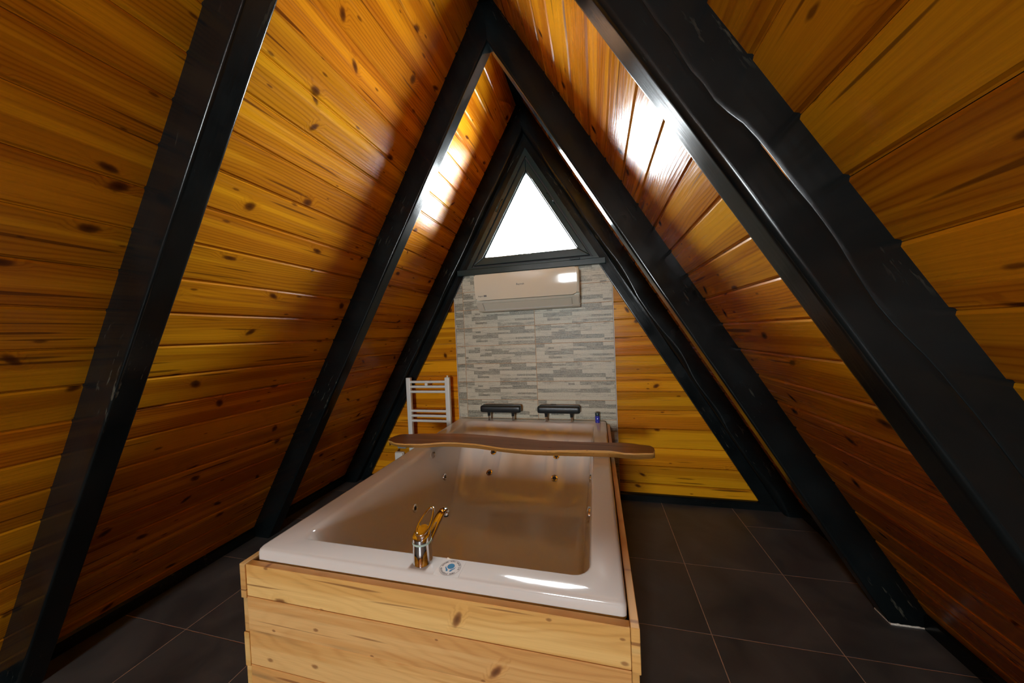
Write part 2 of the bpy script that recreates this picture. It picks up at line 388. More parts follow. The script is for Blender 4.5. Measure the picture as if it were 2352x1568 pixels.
def sweep_bm(bm, pts, sec, up=Vector((0, 0, 1)), closed=False, cap=True):
    """sec(i) -> list of (a,b) offsets along the two frame axes at point i"""
    pts = [Vector(p) for p in pts]; n = len(pts); rings = []
    for i, p in enumerate(pts):
        a = pts[(i-1) % n] if closed or i > 0 else p
        b = pts[(i+1) % n] if closed or i < n-1 else p
        t = (b-a).normalized(); s = t.cross(up)
        s = s.normalized() if s.length > 1e-4 else Vector((1, 0, 0)); uu = s.cross(t).normalized()
        rings.append([bm.verts.new(p + s*q[0] + uu*q[1]) for q in sec(i)])
    m = len(rings[0])
    rng = range(n) if closed else range(n-1)
    for i in rng:
        a, b = rings[i], rings[(i+1) % n]
        for k in range(m): bm.faces.new((a[k], a[(k+1) % m], b[(k+1) % m], b[k]))
    if cap and not closed: bm.faces.new(rings[0][::-1]); bm.faces.new(rings[-1])
def ell(a, b, n=14, p=1.0):
    out = []
    for i in range(n):
        t = 2*math.pi*i/n; c, s = math.cos(t), math.sin(t)
        out.append((a*math.copysign(abs(c)**p, c), b*math.copysign(abs(s)**p, s)))
    return out
def empty(name, loc, label, cat, group=None):
    o = bpy.data.objects.new(name, None); COL.objects.link(o); o.location = loc; o.empty_display_size = 0.1
    o.matrix_basis = Matrix.Translation(loc)
    o['label'] = label; o['category'] = cat
    if group: o['group'] = group
    return o
def tag(o, label, cat, group=None):
    o['label'] = label; o['category'] = cat
    if group: o['group'] = group
    return o
def text_mesh(name, body, size, mat, parent, mtx, extrude=0.0003, align='CENTER', space=1.0):
    cu = bpy.data.curves.new(name, 'FONT'); cu.body = body; cu.size = size; cu.align_x = align; cu.align_y = 'CENTER'
    cu.extrude = extrude; cu.space_character = space; cu.resolution_u = 3
    t = bpy.data.objects.new(name, cu); COL.objects.link(t)
    dg = bpy.context.evaluated_depsgraph_get(); dg.update()
    me = bpy.data.meshes.new_from_object(t.evaluated_get(dg)); bpy.data.objects.remove(t); bpy.data.curves.remove(cu)
    me.name = name
    return link_me(name, me, mat, parent, False, mtx)

# ================================================================== SETTING
# ---------------- floor
GX = [0.4443 + 0.4813*k for k in range(-6, 3)]
GY = [1.5843 + 0.4603*k for k in range(-14, 3)]
floor = box('floor', XL-0.3, XR+0.3, FRONT_Y-0.2, 2.95, -0.10, -0.0008, M['grout'], kind='structure')
xs = [XL-0.02] + [x for x in GX if XL+0.03 < x < XR-0.03] + [XR+0.02]
ys = [FRONT_Y] + [y for y in GY if FRONT_Y+0.05 < y < 2.7] + [WALL_Y+0.01]
for i in range(len(xs)-1):
    for j in range(len(ys)-1):
        x0, x1, y0, y1 = xs[i], xs[i+1], ys[j], ys[j+1]
        longrow = (x0 > -0.1 and x1 < 1.0)          # beside the tub the last joint is missing
        if longrow and abs(y1-WALL_Y) < 0.05: continue
        if longrow and y0 > 2.0 and y1 < 2.6: y1 = ys[-1]
        g = 0.0019
        box('floor_tile', x0+g, x1-g, y0+g, y1-g, -0.012, 0.0, M['floor_tile'], floor, bev=0.0005, local=True)

# ---------------- roof slopes, clad with boards
def plank_profile(w, th=0.016, ch=0.010, cd=0.006):
    # local y across, z outward (room side = +z)
    return [(-w/2, -th), (-w/2, -cd), (-w/2+ch*0.35, -cd), (-w/2+ch, 0.0), (w/2-ch*0.55, 0.0), (w/2, -cd*0.8), (w/2, -th)]
def plank_mesh(name, L, w):
    pr = plank_profile(w); n = len(pr)
    v = [(-L/2, a, b) for a, b in pr] + [(L/2, a, b) for a, b in pr]
    f = [[i, (i+1) % n, n+(i+1) % n, n+i] for i in range(n)] + [list(range(n))[::-1], list(range(n, 2*n))]
    me = bpy.data.meshes.new(name); me.from_pydata(v, [], f); me.update()
    bm = bmesh.new(); bm.from_mesh(me); bmesh.ops.recalc_face_normals(bm, faces=bm.faces); bm.to_mesh(me); bm.free()
    return me
LEFT_G = [0.0] + [2.006-0.1435*k for k in range(13, 0, -1)] + [2.006+0.1405*k for k in range(0, 13)]
RIGHT_G = [0.0] + [2.141-0.1425*k for k in range(14, 0, -1)] + [2.141+0.1455*k for k in range(0, 12)]
SLEN = RZ/SN
for side, nm, G in ((-1, 'wall_left', LEFT_G), (1, 'wall_right', RIGHT_G)):
    # backing board behind the cladding
    d0, d1 = -0.017, -0.09
    poly = [(slope_x(-0.1, side, d0), -0.1), (RX, RZ - d0*math.hypot(1, T)), (RX, RZ - d1*math.hypot(1, T)), (slope_x(-0.1, side, d1), -0.1)]
    wall = prism(nm, poly, FRONT_Y-0.15, 2.98, M['sub'], kind='structure')
    g = sorted(x for x in G if x < SLEN-0.02) + [SLEN]
    Ytot = WALL_Y - FRONT_Y
    for a, b in zip(g, g[1:]):
        w = b-a; s = (a+b)/2
        me = plank_mesh('plank', Ytot, w-0.0012)
        ex = Vector((0, 1, 0)); ey = Vector((-side*CS, 0, SN)); ez = Vector((-side*SN, 0, -CS))
        if side > 0: ex = -ex
        mt = Matrix((ex, ey, ex.cross(ey))).transposed().to_4x4()
        mt.translation = Vector((RX + side*(RZ/T) - side*s*CS, (WALL_Y+FRONT_Y)/2, s*SN))
        link_me('plank', me, M['plank'], wall, False, mt)

# ---------------- gable wall with the small window (behind the tub)
WZ0 = 1.925                                          # window opening bottom
wall = None
bmw = bmesh.new()
def bm_prism(bm, poly, y0, y1):
    n = len(poly); a = [bm.verts.new((x, y0, z)) for x, z in poly]; b = [bm.verts.new((x, y1, z)) for x, z in poly]
    bm.faces.new(a); bm.faces.new(b[::-1])
    for i in range(n): bm.faces.new((a[i], b[i], b[(i+1) % n], a[(i+1) % n]))
bm_prism(bmw, [(slope_x(-0.05, -1, -.03), -0.05), (slope_x(-0.05, 1, -.03), -0.05), (slope_x(WZ0, 1, -.03), WZ0), (slope_x(WZ0, -1, -.03), WZ0)], WALL_Y+0.014, WALL_Y+0.12)
for s in (-1, 1):
    bm_prism(bmw, [(slope_x(WZ0, s, -.03), WZ0), (slope_x(WZ0, s, .225), WZ0), (RX, RZ-.225*math.hypot(1, T)), (RX, RZ+.03*math.hypot(1, T))], WALL_Y+0.014, WALL_Y+0.12)
wall_back = link_bm('wall_back', bmw, M['sub'], kind='structure')
ZG = [0.0, 0.131, 0.272, 0.416, 0.565, 0.711, 0.857, 0.999, 1.144, 1.288, 1.431, 1.571, 1.713, 1.855, 1.925]
PX0, PX1 = -1.205, 0.1405
for z0, z1 in zip(ZG, ZG[1:]):
    for s in (-1, 1):
        xa = PX0+0.02 if s < 0 else PX1-0.02
        g = 0.0012; ch = 0.006
        xo0, xo1 = slope_x(z0, s, 0.004), slope_x(z1, s, 0.004)
        if (xo1-xa)*s < 0.02: continue
        # local mesh: x along, y across(up), z out of the wall
        cx, cz = (xa+(xo0+xo1)/2)/2, (z0+z1)/2
        prof = [(z0+g-cz, -0.014), (z0+g-cz, -0.005), (z0+g+ch-cz, 0.0), (z1-g-ch*0.5-cz, 0.0), (z1-g-cz, -0.004), (z1-g-cz, -0.014)]
        xe = lambda yy: slope_x(cz+yy, s, 0.004)-cx
        L = [(xa-cx, a, b) for a, b in prof]; Rr = [(xe(a), a, b) for a, b in prof]
        n = len(prof); f = [[i, (i+1) % n, n+(i+1) % n, n+i] for i in range(n)] + [list(range(n)), list(range(n, 2*n))[::-1]]
        mt = Matrix(((1, 0, 0), (0, 0, -1), (0, 1, 0))).to_4x4(); mt.translation = Vector((cx, WALL_Y, cz))
        link_mesh('plank', L+Rr, f, M['plank'], wall_back, False, mt)

# stone tile panel
ROW = 0.1569
panel_root = box('stone_panel_backing', PX0+0.004, PX1-0.004, PANEL_Y+0.0018, WALL_Y+0.004, 0.0, 1.80, M['stone_grout'])
tag(panel_root, 'grey and cream ledge stone tile panel on the wall behind the bathtub', 'tile panel')
panel_root.name = 'stone_tile_panel'
cols = [(PX0+0.003, -1.123), (-1.123, -0.492), (-0.492, PX1-0.003)]
zr = [0.0] + [0.7915 + ROW*k for k in range(-5, 8)]
zr = [z for z in zr if z > -0.001]
for k, (z0, z1) in enumerate(zip(zr, zr[1:])):
    for x0, x1 in cols:
        g = 0.0020
        poly = [(x0+g, z0+g), (x1-g, z0+g), (x1-g, z1-g), (x0+g, z1-g)]
        # upper corners are cut along the rafters
        out = []
        for s in (-1, 1):
            pass
        def clip(poly, s, d):
            res = []
            fn = lambda p: (slope_x(p[1], s, d) - p[0])*s
            for a, b in zip(poly, poly[1:]+poly[:1]):
                fa, fb = fn(a), fn(b)
                if fa >= 0: res.append(a)
                if fa*fb < 0:
                    t = fa/(fa-fb); res.append((a[0]+(b[0]-a[0])*t, a[1]+(b[1]-a[1])*t))
            return res
        poly = clip(clip(poly, -1, 0.142), 1, 0.137)
        if len(poly) < 3: continue
        cx, cz = x0, z0
        n = len(poly)
        th = 0.010
        v = [(x-cx, 0.0, z-cz) for x, z in poly] + [(x-cx, th, z-cz) for x, z in poly]
        f = [list(range(n)), list(range(2*n-1, n-1, -1))] + [[i, (i+1) % n, n+(i+1) % n, n+i] for i in range(n)]
        mt = Matrix.Translation((cx, PANEL_Y, cz))
        link_mesh('stone_tile', v, f, M['stone'], panel_root, False, mt)
for x0, x1 in ((PX0-0.002, PX0+0.003), (PX1-0.003, PX1+0.002)):
    box('edge_trim', x0, x1, PANEL_Y-0.003, WALL_Y, 0.0, 1.80, M['aluminium'], panel_root)

# ---------------- gable wall behind the camera, with the window the daylight comes through
bmw = bmesh.new()
y0, y1 = FRONT_Y-0.12, FRONT_Y
bm_prism(bmw, [(slope_x(-.05, -1, -.03), -.05), (slope_x(-.05, 1, -.03), -.05), (slope_x(FWZ0, 1, -.03), FWZ0), (slope_x(FWZ0, -1, -.03), FWZ0)], y0, y1)
bm_prism(bmw, [(slope_x(FWZ0, -1, -.03), FWZ0), (FWX0, FWZ0), (FWX0, FWZ1), (slope_x(FWZ1, -1, -.03), FWZ1)], y0, y1)
bm_prism(bmw, [(FWX1, FWZ0), (slope_x(FWZ0, 1, -.03), FWZ0), (slope_x(FWZ1, 1, -.03), FWZ1), (FWX1, FWZ1)], y0, y1)
bm_prism(bmw, [(slope_x(FWZ1, -1, -.03), FWZ1), (slope_x(FWZ1, 1, -.03), FWZ1), (RX, RZ+.03*math.hypot(1, T))], y0, y1)
wall_front = link_bm('wall_front', bmw, M['plank'], kind='structure')
win2 = empty('window_2', ((FWX0+FWX1)/2, FRONT_Y-0.06, FWZ0), '', '')
del win2['label'], win2['category']; win2['kind'] = 'structure'
for (a, b, c, d) in ((FWX0, FWX1, FWZ0, FWZ0+.06), (FWX0, FWX1, FWZ1-.06, FWZ1), (FWX0, FWX0+.06, FWZ0+.06, FWZ1-.06), (FWX1-.06, FWX1, FWZ0+.06, FWZ1-.06), ((FWX0+FWX1)/2-.03, (FWX0+FWX1)/2+.03, FWZ0+.06, FWZ1-.06)):
    box('window_frame', a, b, FRONT_Y-0.09, FRONT_Y-0.03, c, d, M['frame'], win2, bev=0.004)
for a, b in ((FWX0+.06, (FWX0+FWX1)/2-.03), ((FWX0+FWX1)/2+.03, FWX1-.06)):
    box('pane', a, b, FRONT_Y-0.062, FRONT_Y-0.058, FWZ0+.06, FWZ1-.06, M['pane_front'], win2)

# ---------------- baseboards
def skirting(name, side):
    x = slope_x(0.0, side, 0.0); s = side
    poly = [(x, 0.0), (x-s*0.050, 0.0), (x-s*0.052, 0.058), (slope_x(0.070, side, 0.0), 0.070)]
    prism(name, poly, FRONT_Y, WALL_Y, M['black'], kind='structure')
skirting('baseboard_left', -1); skirting('baseboard_right', 1)
bb = bmesh.new()
prof = [(WALL_Y+.005, 0.0), (WALL_Y-0.028, 0.0), (WALL_Y-0.028, 0.046), (WALL_Y-0.020, 0.056), (WALL_Y+.005, 0.058)]
for xa, xb in ((slope_x(0, -1, .03), PX0-.006), (PX1+.006, slope_x(0, 1, .03))):
    va = [bb.verts.new((xa, a, b)) for a, b in prof]; vb = [bb.verts.new((xb, a, b)) for a, b in prof]
    n = len(prof)
    bb.faces.new(va); bb.faces.new(vb[::-1])
    for i in range(n): bb.faces.new((va[i], vb[i], vb[(i+1) % n], va[(i+1) % n]))
link_bm('baseboard_back', bb, M['black'], kind='structure')

# ================================================================== RAFTERS
def interp(L, x):
    if x <= L[0][0]: return L[0][1]
    for k in range(len(L)-1):
        (a, b), (c, d) = L[k], L[k+1]
        if a <= x <= c:
            m0 = (L[min(k+1, len(L)-1)][1]-L[max(k-1, 0)][1])/(L[min(k+1, len(L)-1)][0]-L[max(k-1, 0)][0])
            m1 = (L[min(k+2, len(L)-1)][1]-L[k][1])/(L[min(k+2, len(L)-1)][0]-L[k][0])
            h = c-a; t = (x-a)/h
            return (2*t**3-3*t**2+1)*b + (t**3-2*t**2+t)*h*m0 + (-2*t**3+3*t**2)*d + (t**3-t**2)*h*m1
    return L[-1][1]
CRACK = [(0.0, 0.06), (0.7, 0.072), (1.33, 0.064), (1.50, 0.070), (1.64, 0.081), (1.80, 0.069), (1.90, 0.071), (1.99, 0.070), (2.05, 0.074), (2.12, 0.088), (2.16, 0.087), (2.21, 0.090), (2.29, 0.084), (2.6, 0.075), (3.8, 0.080)]
def rafter(name, side, y0, w, d, label, seed, dstart=-0.012, crack=False, wane=0.0, z0=0.0, mat=None, n=90, bev=0.006, cut=None):
    """square timber along the roof slope: d = depth into the room, w = width along the room"""
    rnd = random.Random(seed)
    ph = [rnd.uniform(0, 99) for _ in range(6)]
    bm = bmesh.new(); rings = []
    xb = RX + side*RZ/T
    for i in range(n+1):
        t = i/n
        fz = lambda k, fr, am: am*mnoise.noise(Vector((t*fr, ph[k], 3.1*k)))
        e = bev + abs(fz(0, 14, 0.004)); e2 = bev + abs(fz(1, 17, 0.003))
        dd = d + fz(2, 5, 0.002); wv = fz(3, 5, 0.0015)
        if wane: e = bev + wane*max(0.0, 0.25+mnoise.noise(Vector((t*9, ph[4], 0))))
        yf, yb = y0 + wv, y0 + w + wv
        sec = [(dstart, yf), (dstart+0.004, yf)]
        if crack:
            sl = (z0 + 0.07*CS)/SN + ((RZ/T - 0.07*SN)/CS - (z0 + 0.07*CS)/SN)*t
            dc = interp(CRACK, sl) + fz(5, 60, 0.0022)
            op = 0.5 + 0.5*max(-1, min(1, 2.2*mnoise.noise(Vector((t*13, ph[5], 1)))))
            sec += [(dc-0.012, yf+0.003), (dc-0.005, yf+0.0035), (dc-0.0012-0.001*op, yf+0.005), (dc, yf+0.011), (dc+0.0012, yf-0.001-0.002*op), (dc+0.004, yf-0.004), (dc+0.012, yf-0.0045)]
            sec += [(dd-e-.005, yf-0.003), (dd-e, yf-0.003), (dd-e*0.3, yf+e*0.3-0.001), (dd, yf+e), (dd, yf+e+.005)]
        else:
            sec += [(dd-e-.005, yf), (dd-e, yf), (dd-e*0.3, yf+e*0.3), (dd, yf+e), (dd, yf+e+.005)]
        sec += [(dd, yb-e2-.004), (dd, yb-e2), (dd-e2*0.3, yb-e2*0.3), (dd-e2, yb), (dd-e2-.004, yb), (dstart, yb)]
        ring = []
        for q, y in sec:
            s0 = (z0 + q*CS)/SN
            s1 = (RZ/T - q*SN)/CS
            if cut is not None: s1 = min(s1, (cut + q*CS)/SN)
            s = s0 + (s1-s0)*t
            ring.append((xb - side*(s*CS + q*SN), y, s*SN - q*CS))
        rings.append(ring)
    # object frame: x along the beam so the painted grain follows it
    ex = Vector((-side*CS, 0, SN)); ey = Vector((0, 1, 0)); ez = ex.cross(ey)
    org = Vector((xb, y0, 0.0)); R = Matrix((ex, ey, ez)).transposed().to_4x4(); R.translation = org; Ri = R.inverted()
    vr = [[bm.verts.new(Ri @ Vector(p)) for p in r] for r in rings]
    m = len(vr[0])
    for a, b in zip(vr, vr[1:]):
        for k in range(m): bm.faces.new((a[k], a[(k+1) % m], b[(k+1) % m], b[k]))
    bm.faces.new(vr[0]); bm.faces.new(vr[-1])
    o = link_bm(name, bm, mat or M['black'], None, 50, R)
    tag(o, label, 'roof beam', 'black A-frame rafters')
    return o
Y1, Y2, Y3 = 0.741, 1.793, 2.672
rafter('rafter', -1, Y1, 0.078, 0.143, 'black rafter with a straight shiny arris, on the radiator side, furthest from the radiator', 1, bev=0.005)
rafter('rafter', 1, Y1-0.012, 0.078, 0.143, 'black rafter with a long wavy crack along its face', 2, crack=True, bev=0.008)
rafter('rafter', -1, Y2, 0.084, 0.143, 'black rafter with unscraped foot beside the pine tub side, middle one on the radiator side', 3, bev=0.006)
rafter('rafter', 1, Y2, 0.084, 0.143, 'black rafter with a scraped whitish line around its foot on the tiled floor', 4, bev=0.006)
rafter('rafter', -1, Y3, WALL_Y-Y3, 0.136, 'black rafter against the gable wall behind the towel radiator', 5, bev=0.008, wane=0.015)
rafter('rafter', 1, Y3, WALL_Y-Y3, 0.125, 'black rafter with rough torn edge against the gable wall, opposite the towel radiator', 6, bev=0.010, wane=0.045)
M['bare'] = mat_plain('bare_orange_wood', (0.55, 0.20, 0.03), 0.45, var=0.3, scale=120)
_r1 = bpy.data.objects['rafter.001']
for sa, sb in ((2.20, 2.30), (1.895, 1.995)):
    _bm = bmesh.new(); _p = []
    for k in range(13):
        ss = sa + (sb-sa)*k/12; dq = interp(CRACK, ss) + 0.0005
        _p.append((XR - (ss*CS + dq*SN), Y1-0.012+0.0005, ss*SN - dq*CS))
    sweep_bm(_bm, _p, lambda i: ell(.0016*math.sin(math.pi*(i+.6)/13.2)+.0002, .0022*math.sin(math.pi*(i+.6)/13.2)+.0002, 8))
    link_bm('bare_split', _bm, M['bare'], _r1, 50)
M['scuff'] = mat_plain('scraped_white_filler', (0.62, 0.56, 0.48), 0.6, var=0.35, scale=90)
_r = bpy.data.objects['rafter.003']
_xb = XR; _bm = bmesh.new()
_q = [(-0.004 + 0.147*k/14) for k in range(15)]
_p = [(_xb - (qq/SN)*1.0, Y2-0.001+0.0008*mnoise.noise(Vector((qq*60, 0, 0))), 0.003) for qq in _q]
_p += [(_p[-1][0]-0.001, Y2+0.012*k, 0.003) for k in range(1, 8)]
sweep_bm(_bm, _p, lambda i: ell(.0028+.0012*mnoise.noise(Vector((i*.9, 3, 0))), .0045+.003*mnoise.noise(Vector((i*.7, 8, 0))), 8))
link_bm('scraped_edge', _bm, M['scuff'], _r, 50)
for s, lb in ((-1, 'flat black board lining the gable rafter behind the radiator'), (1, 'flat black board lining the gable rafter beside the bare plank wall')):
    o = rafter('gable_board', s, WALL_Y-0.026, 0.03, 0.207, lb, 11+s, dstart=0.10, bev=0.002, n=30)
    o['category'] = 'trim board'; o['group'] = 'gable lining boards'
# ridge board
tag(box('ridge_beam', RX-0.032, RX+0.032, FRONT_Y, WALL_Y, RZ-0.075, RZ-0.02, M['black'], bev=0.003), 'black ridge board running along the roof peak', 'roof beam')

# ================================================================== GABLE WINDOW
win = empty('window_1', (RX, WALL_Y, WZ0), '', ''); del win['label'], win['category']; win['kind'] = 'structure'
WCX = -0.512
def tri(d, zb):                                     # triangle inset d from the roof faces, bottom at zb
    apex = RZ - d*math.hypot(1, T)
    hw = (apex - zb)/T
    return [(WCX-hw, zb), (WCX+hw, zb), (WCX, apex)]
def tri_bar(name, k, outer, inner, y0, y1, mat, parent, bev=0.0):
    a, b = outer[k], outer[(k+1) % 3]; c, d = inner[(k+1) % 3], inner[k]
    return prism(name, [a, b, c, d], y0, y1, mat, parent, bev=bev)
t0 = tri(0.188, 1.915); t1 = tri(0.222, 1.942); t2 = tri(0.236, 1.952); t3 = tri(0.283, 2.010); t4 = tri(0.291, 2.018)
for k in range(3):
    tri_bar('window_frame', k, t0, t1, WALL_Y-0.030, WALL_Y+0.06, M['frame'], win)
    tri_bar('sash', k, t2, t3, WALL_Y-0.045, WALL_Y+0.05, M['frame'], win, bev=0.006)
    tri_bar('glazing_bead', k, t3, t4, WALL_Y-0.028, WALL_Y+0.04, M['frame'], win)
    tri_bar('groove_shade_strip', k, t1, t2, WALL_Y-0.012, WALL_Y+0.04, M['gap'], win)  # dark strip between frame and sash, groove shade put into its colour
prism('pane', t4, WALL_Y-0.004, WALL_Y+0.004, M['pane_small'], win)
box('window_sill', -1.150, 0.094, WALL_Y-0.062, WALL_Y, 1.872, 1.922, M['frame'], win, bev=0.004)
def handle(x0, z0, x1, z1, sx):
    bm = bmesh.new(); p = []
    for i in range(9):
        t = i/8; b = math.sin(math.pi*t)
        p.append((x0+(x1-x0)*t, WALL_Y-0.050-0.022*min(1, b*2.2), z0+(z1-z0)*t))
    sweep_bm(bm, p, lambda i: ell(0.0055, 0.004, 8))
    link_bm('window_handle', bm, M['frame'], win, 40)
handle(-0.775, 2.385, -0.715, 2.480, 1); handle(-0.345, 2.480, -0.286, 2.385, -1)
box('latch', -0.180, -0.100, WALL_Y-0.072, WALL_Y-0.058, 1.920, 1.934, M['frame'], win, bev=0.003)

# ================================================================== BATHTUB
tub = empty('bathtub', (-0.567, 1.80, 0.0), 'large white acrylic whirlpool bathtub set into a pine surround', 'bathtub')
TX0, TX1, TY0, TY1, TZ = -1.187, 0.053, 0.894, 2.706, 0.636
NS = 150
def rrect(x0, x1, y0, y1, r, z, back=None):
    """rounded rectangle, NS points per side + 6 per corner, counter-clockwise from front left"""
    pts = []
    def side(ax, ay, bx, by):
        for i in range(NS): pts.append((ax+(bx-ax)*i/NS, ay+(by-ay)*i/NS, z))
    def corner(cx, cy, a0):
        for i in range(6):
            a = a0 + math.pi/2*i/6; pts.append((cx+r*math.cos(a), cy+r*math.sin(a), z))
    side(x0+r, y0, x1-r, y0); corner(x1-r, y0+r, -math.pi/2)
    side(x1, y0+r, x1, y1-r); corner(x1-r, y1-r, 0)
    b0 = len(pts)
    side(x1-r, y1, x0+r, y1); corner(x0+r, y1-r, math.pi/2)
    side(x0, y1-r, x0, y0+r); corner(x0+r, y0+r, math.pi)
    return pts
def crease(x, t):
    """two shallow seat channels in the back slope, wider at the top"""
    o = 0.0
    for (a, b, c, d) in ((-0.930, -0.676, -0.862, -0.732), (-0.444, -0.184, -0.388, -0.244)):
        k = min(1.0, t/0.45); l = a+(c-a)*k**0.6; r = b+(d-b)*k**0.6
        if l < x < r:
            e = min(x-l, r-x)/((r-l)/2)
            o = max(o, 0.022*min(1, e*1.2)**0.55)
    return o
levels = [(0.585, TX0+.004, TX1-.004, TY0+.004, TY1, .012), (0.590, TX0, TX1, TY0, TY1, .015), (0.622, TX0, TX1, TY0, TY1, .016), (0.630, TX0+.002, TX1-.002, TY0+.002, TY1-.001, .017), (0.635, TX0+.007, TX1-.007, TY0+.007, TY1-.004, .02), (TZ, TX0+.014, TX1-.014, TY0+.014, TY1-.01, .022),
          (TZ, -1.094, -0.034, 0.966, 2.636, .05), (0.6345, -1.084, -0.038, 0.972, 2.624, .055), (0.628, -1.074, -0.042, 0.978, 2.610, .06), (0.612, -1.066, -0.046, 0.983, 2.592, .065)]
nw = 12
for i in range(1, nw+1):
    t = i/nw; z = 0.612 + (0.262-0.612)*t
    levels.append((z, -1.066+(0.070)*t, -0.046-0.048*t, 0.983+0.04*t, 2.592-(0.41)*t**1.0, .065+.03*t))
levels += [(0.232, -0.985, -0.105, 1.032, 2.140, .10), (0.212, -0.965, -0.122, 1.048, 2.095, .11), (0.203, -0.93, -0.15, 1.075, 2.04, .12), (0.199, -0.85, -0.23, 1.15, 1.93, .12), (0.197, -0.62, -0.48, 1.4, 1.65, .03)]
bm = bmesh.new(); rings = []
for (z, x0, x1, y0, y1, r) in levels:
    pts = rrect(x0, x1, y0, y1, r, z)
    if z < 0.632 and y0 > TY0+.03 and z > 0.23:
        t = (0.632-z)/0.37
        pts = [(x, y + (crease(x, t)*min(1, (0.632-z)/0.03)*max(0.0, 1-max(0, t-0.75)*4) if abs(y-y1) < 1e-6 else 0), zz) for x, y, zz in pts]
    rings.append([bm.verts.new(p) for p in pts])
m = len(rings[0])
for a, b in zip(rings, rings[1:]):
    for k in range(m): bm.faces.new((a[k], a[(k+1) % m], b[(k+1) % m], b[k]))
bm.faces.new(rings[-1])
link_bm('shell', bm, M['acrylic'], tub, 38)

def orient(loc, nrm):
    q = Vector(nrm).to_track_quat('Z', 'Y').to_matrix().to_4x4(); q.translation = Vector(loc); return q
def jet(loc, nrm, r=0.021):
    mt = orient(loc, nrm)
    j = lathe('jet', [(0, -0.004), (r, -0.004), (r, 0.002), (r*0.93, 0.0045), (r*0.62, 0.006), (r*0.5, 0.004), (r*0.46, 0.001), (0, 0.0008)], M['chrome'], tub, mt)
    lathe('nozzle', [(r*0.42, 0.0), (r*0.42, 0.0035), (r*0.25, 0.006), (0, 0.006)], M['darkhole'], j, mt, 14)
    return j
nl = Vector((1, 0, 0.2)).normalized(); nb = Vector((0, -0.35, 0.41)).normalized(); nr = Vector((-1, 0, 0.14)).normalized()
def wall_x_left(z): return -1.066+0.07*(0.612-z)/0.35
def slope_y(z): return 2.592-0.41*(0.612-z)/0.35
jet((wall_x_left(.396)+.001, 1.652, .396), nl, 0.024); jet((wall_x_left(.408)+.001, 2.038, .408), nl, 0.023)
for x, z in ((-0.794, .452), (-0.792, .345), (-0.312, .446), (-0.316, .338)):
    jet((x, slope_y(z)+0.012, z), nb, 0.024)
jet((-0.0615, 1.95, 0.50), nr, 0.024)
sc_ = lathe('suction_cover', [(0, -.004), (.034, -.004), (.034, .004), (.028, .009), (.012, .011), (0, .011)], M['chrome'], tub, orient((-0.0615, 1.56, 0.50), nr))
lathe('drain_cap', [(0, -.003), (.020, -.003), (.020, .0012), (.017, .002), (0, .002)], M['tan'], tub, orient((wall_x_left(.585)+.0012, 1.95, .585), nl))

# sticker on the front rim
st = empty('round_sticker', (-0.463, 0.932, TZ), 'round clear sticker with blue globe and hands on the tub rim', 'sticker')
SM = Matrix.Translation((-0.463, 0.930, TZ+0.0006)) @ Matrix.Rotation(math.radians(0), 4, 'Z')
def flat(name, pts, mat, z=0.0, th=0.0003):
    n = len(pts); v = [(x, y, z) for x, y in pts] + [(x, y, z+th) for x, y in pts]
    f = [list(range(n)), list(range(n, 2*n))] + [[i, (i+1) % n, n+(i+1) % n, n+i] for i in range(n)]
    return link_mesh(name, v, f, mat, st, False, SM)
flat('film', [(-.040, -.036), (.040, -.036), (.040, .034), (-.040, .034)], M['film'], -0.0006, .0006)
def ring(name, r0, r1, mat, z):
    n = 56; v = [(r*math.cos(2*math.pi*i/n), r*math.sin(2*math.pi*i/n), z) for r in (r0, r1) for i in range(n)]
    f = [[i, (i+1) % n, n+(i+1) % n, n+i] for i in range(n)]
    return link_mesh(name, v, f, mat, st, False, SM)
ring('print_ring', .0326, .0334, M['print_black'], 0.0003)
flat('globe', [(.0115*math.cos(2*math.pi*i/32), .006+.0115*math.sin(2*math.pi*i/32)) for i in range(32)], M['print_blue'], 0.0001)
for s in (-1, 1):
    hp = [(s*.016, .006), (s*.0155, -.003), (s*.0115, -.0075), (s*.008, -.016), (s*.003, -.016), (s*.004, -.010), (s*.0085, -.0055), (s*.0135, -.0005)]
    flat('hand', hp, M['print_blue'], 0.0001)
def arc_text(body, rad, size, a0, a1, inward=False):
    for i, ch in enumerate(body):
        if ch == ' ': continue
        a = math.radians(a0 + (a1-a0)*i/(len(body)-1))
        rot = a - math.pi/2 if not inward else a + math.pi/2
        text_mesh('letter', ch, size, M['print_black'], st, SM @ Matrix.Translation((rad*math.cos(a), rad*math.sin(a), 0.0003)) @ Matrix.Rotation(rot, 4, 'Z'), 0.0001)
arc_text('SUYUNU KORU SAHİP ÇIK', .0280, .0072, 172, -8)
arc_text('GELECEĞİNİ KORU', .0280, .0072, 195, 318, True)
link_mesh('folded_corner', [(-.028, .034, 0), (-.010, .034, 0), (-.028, .0415, .002)], [[0, 1, 2]], M['white'], st, False, SM)

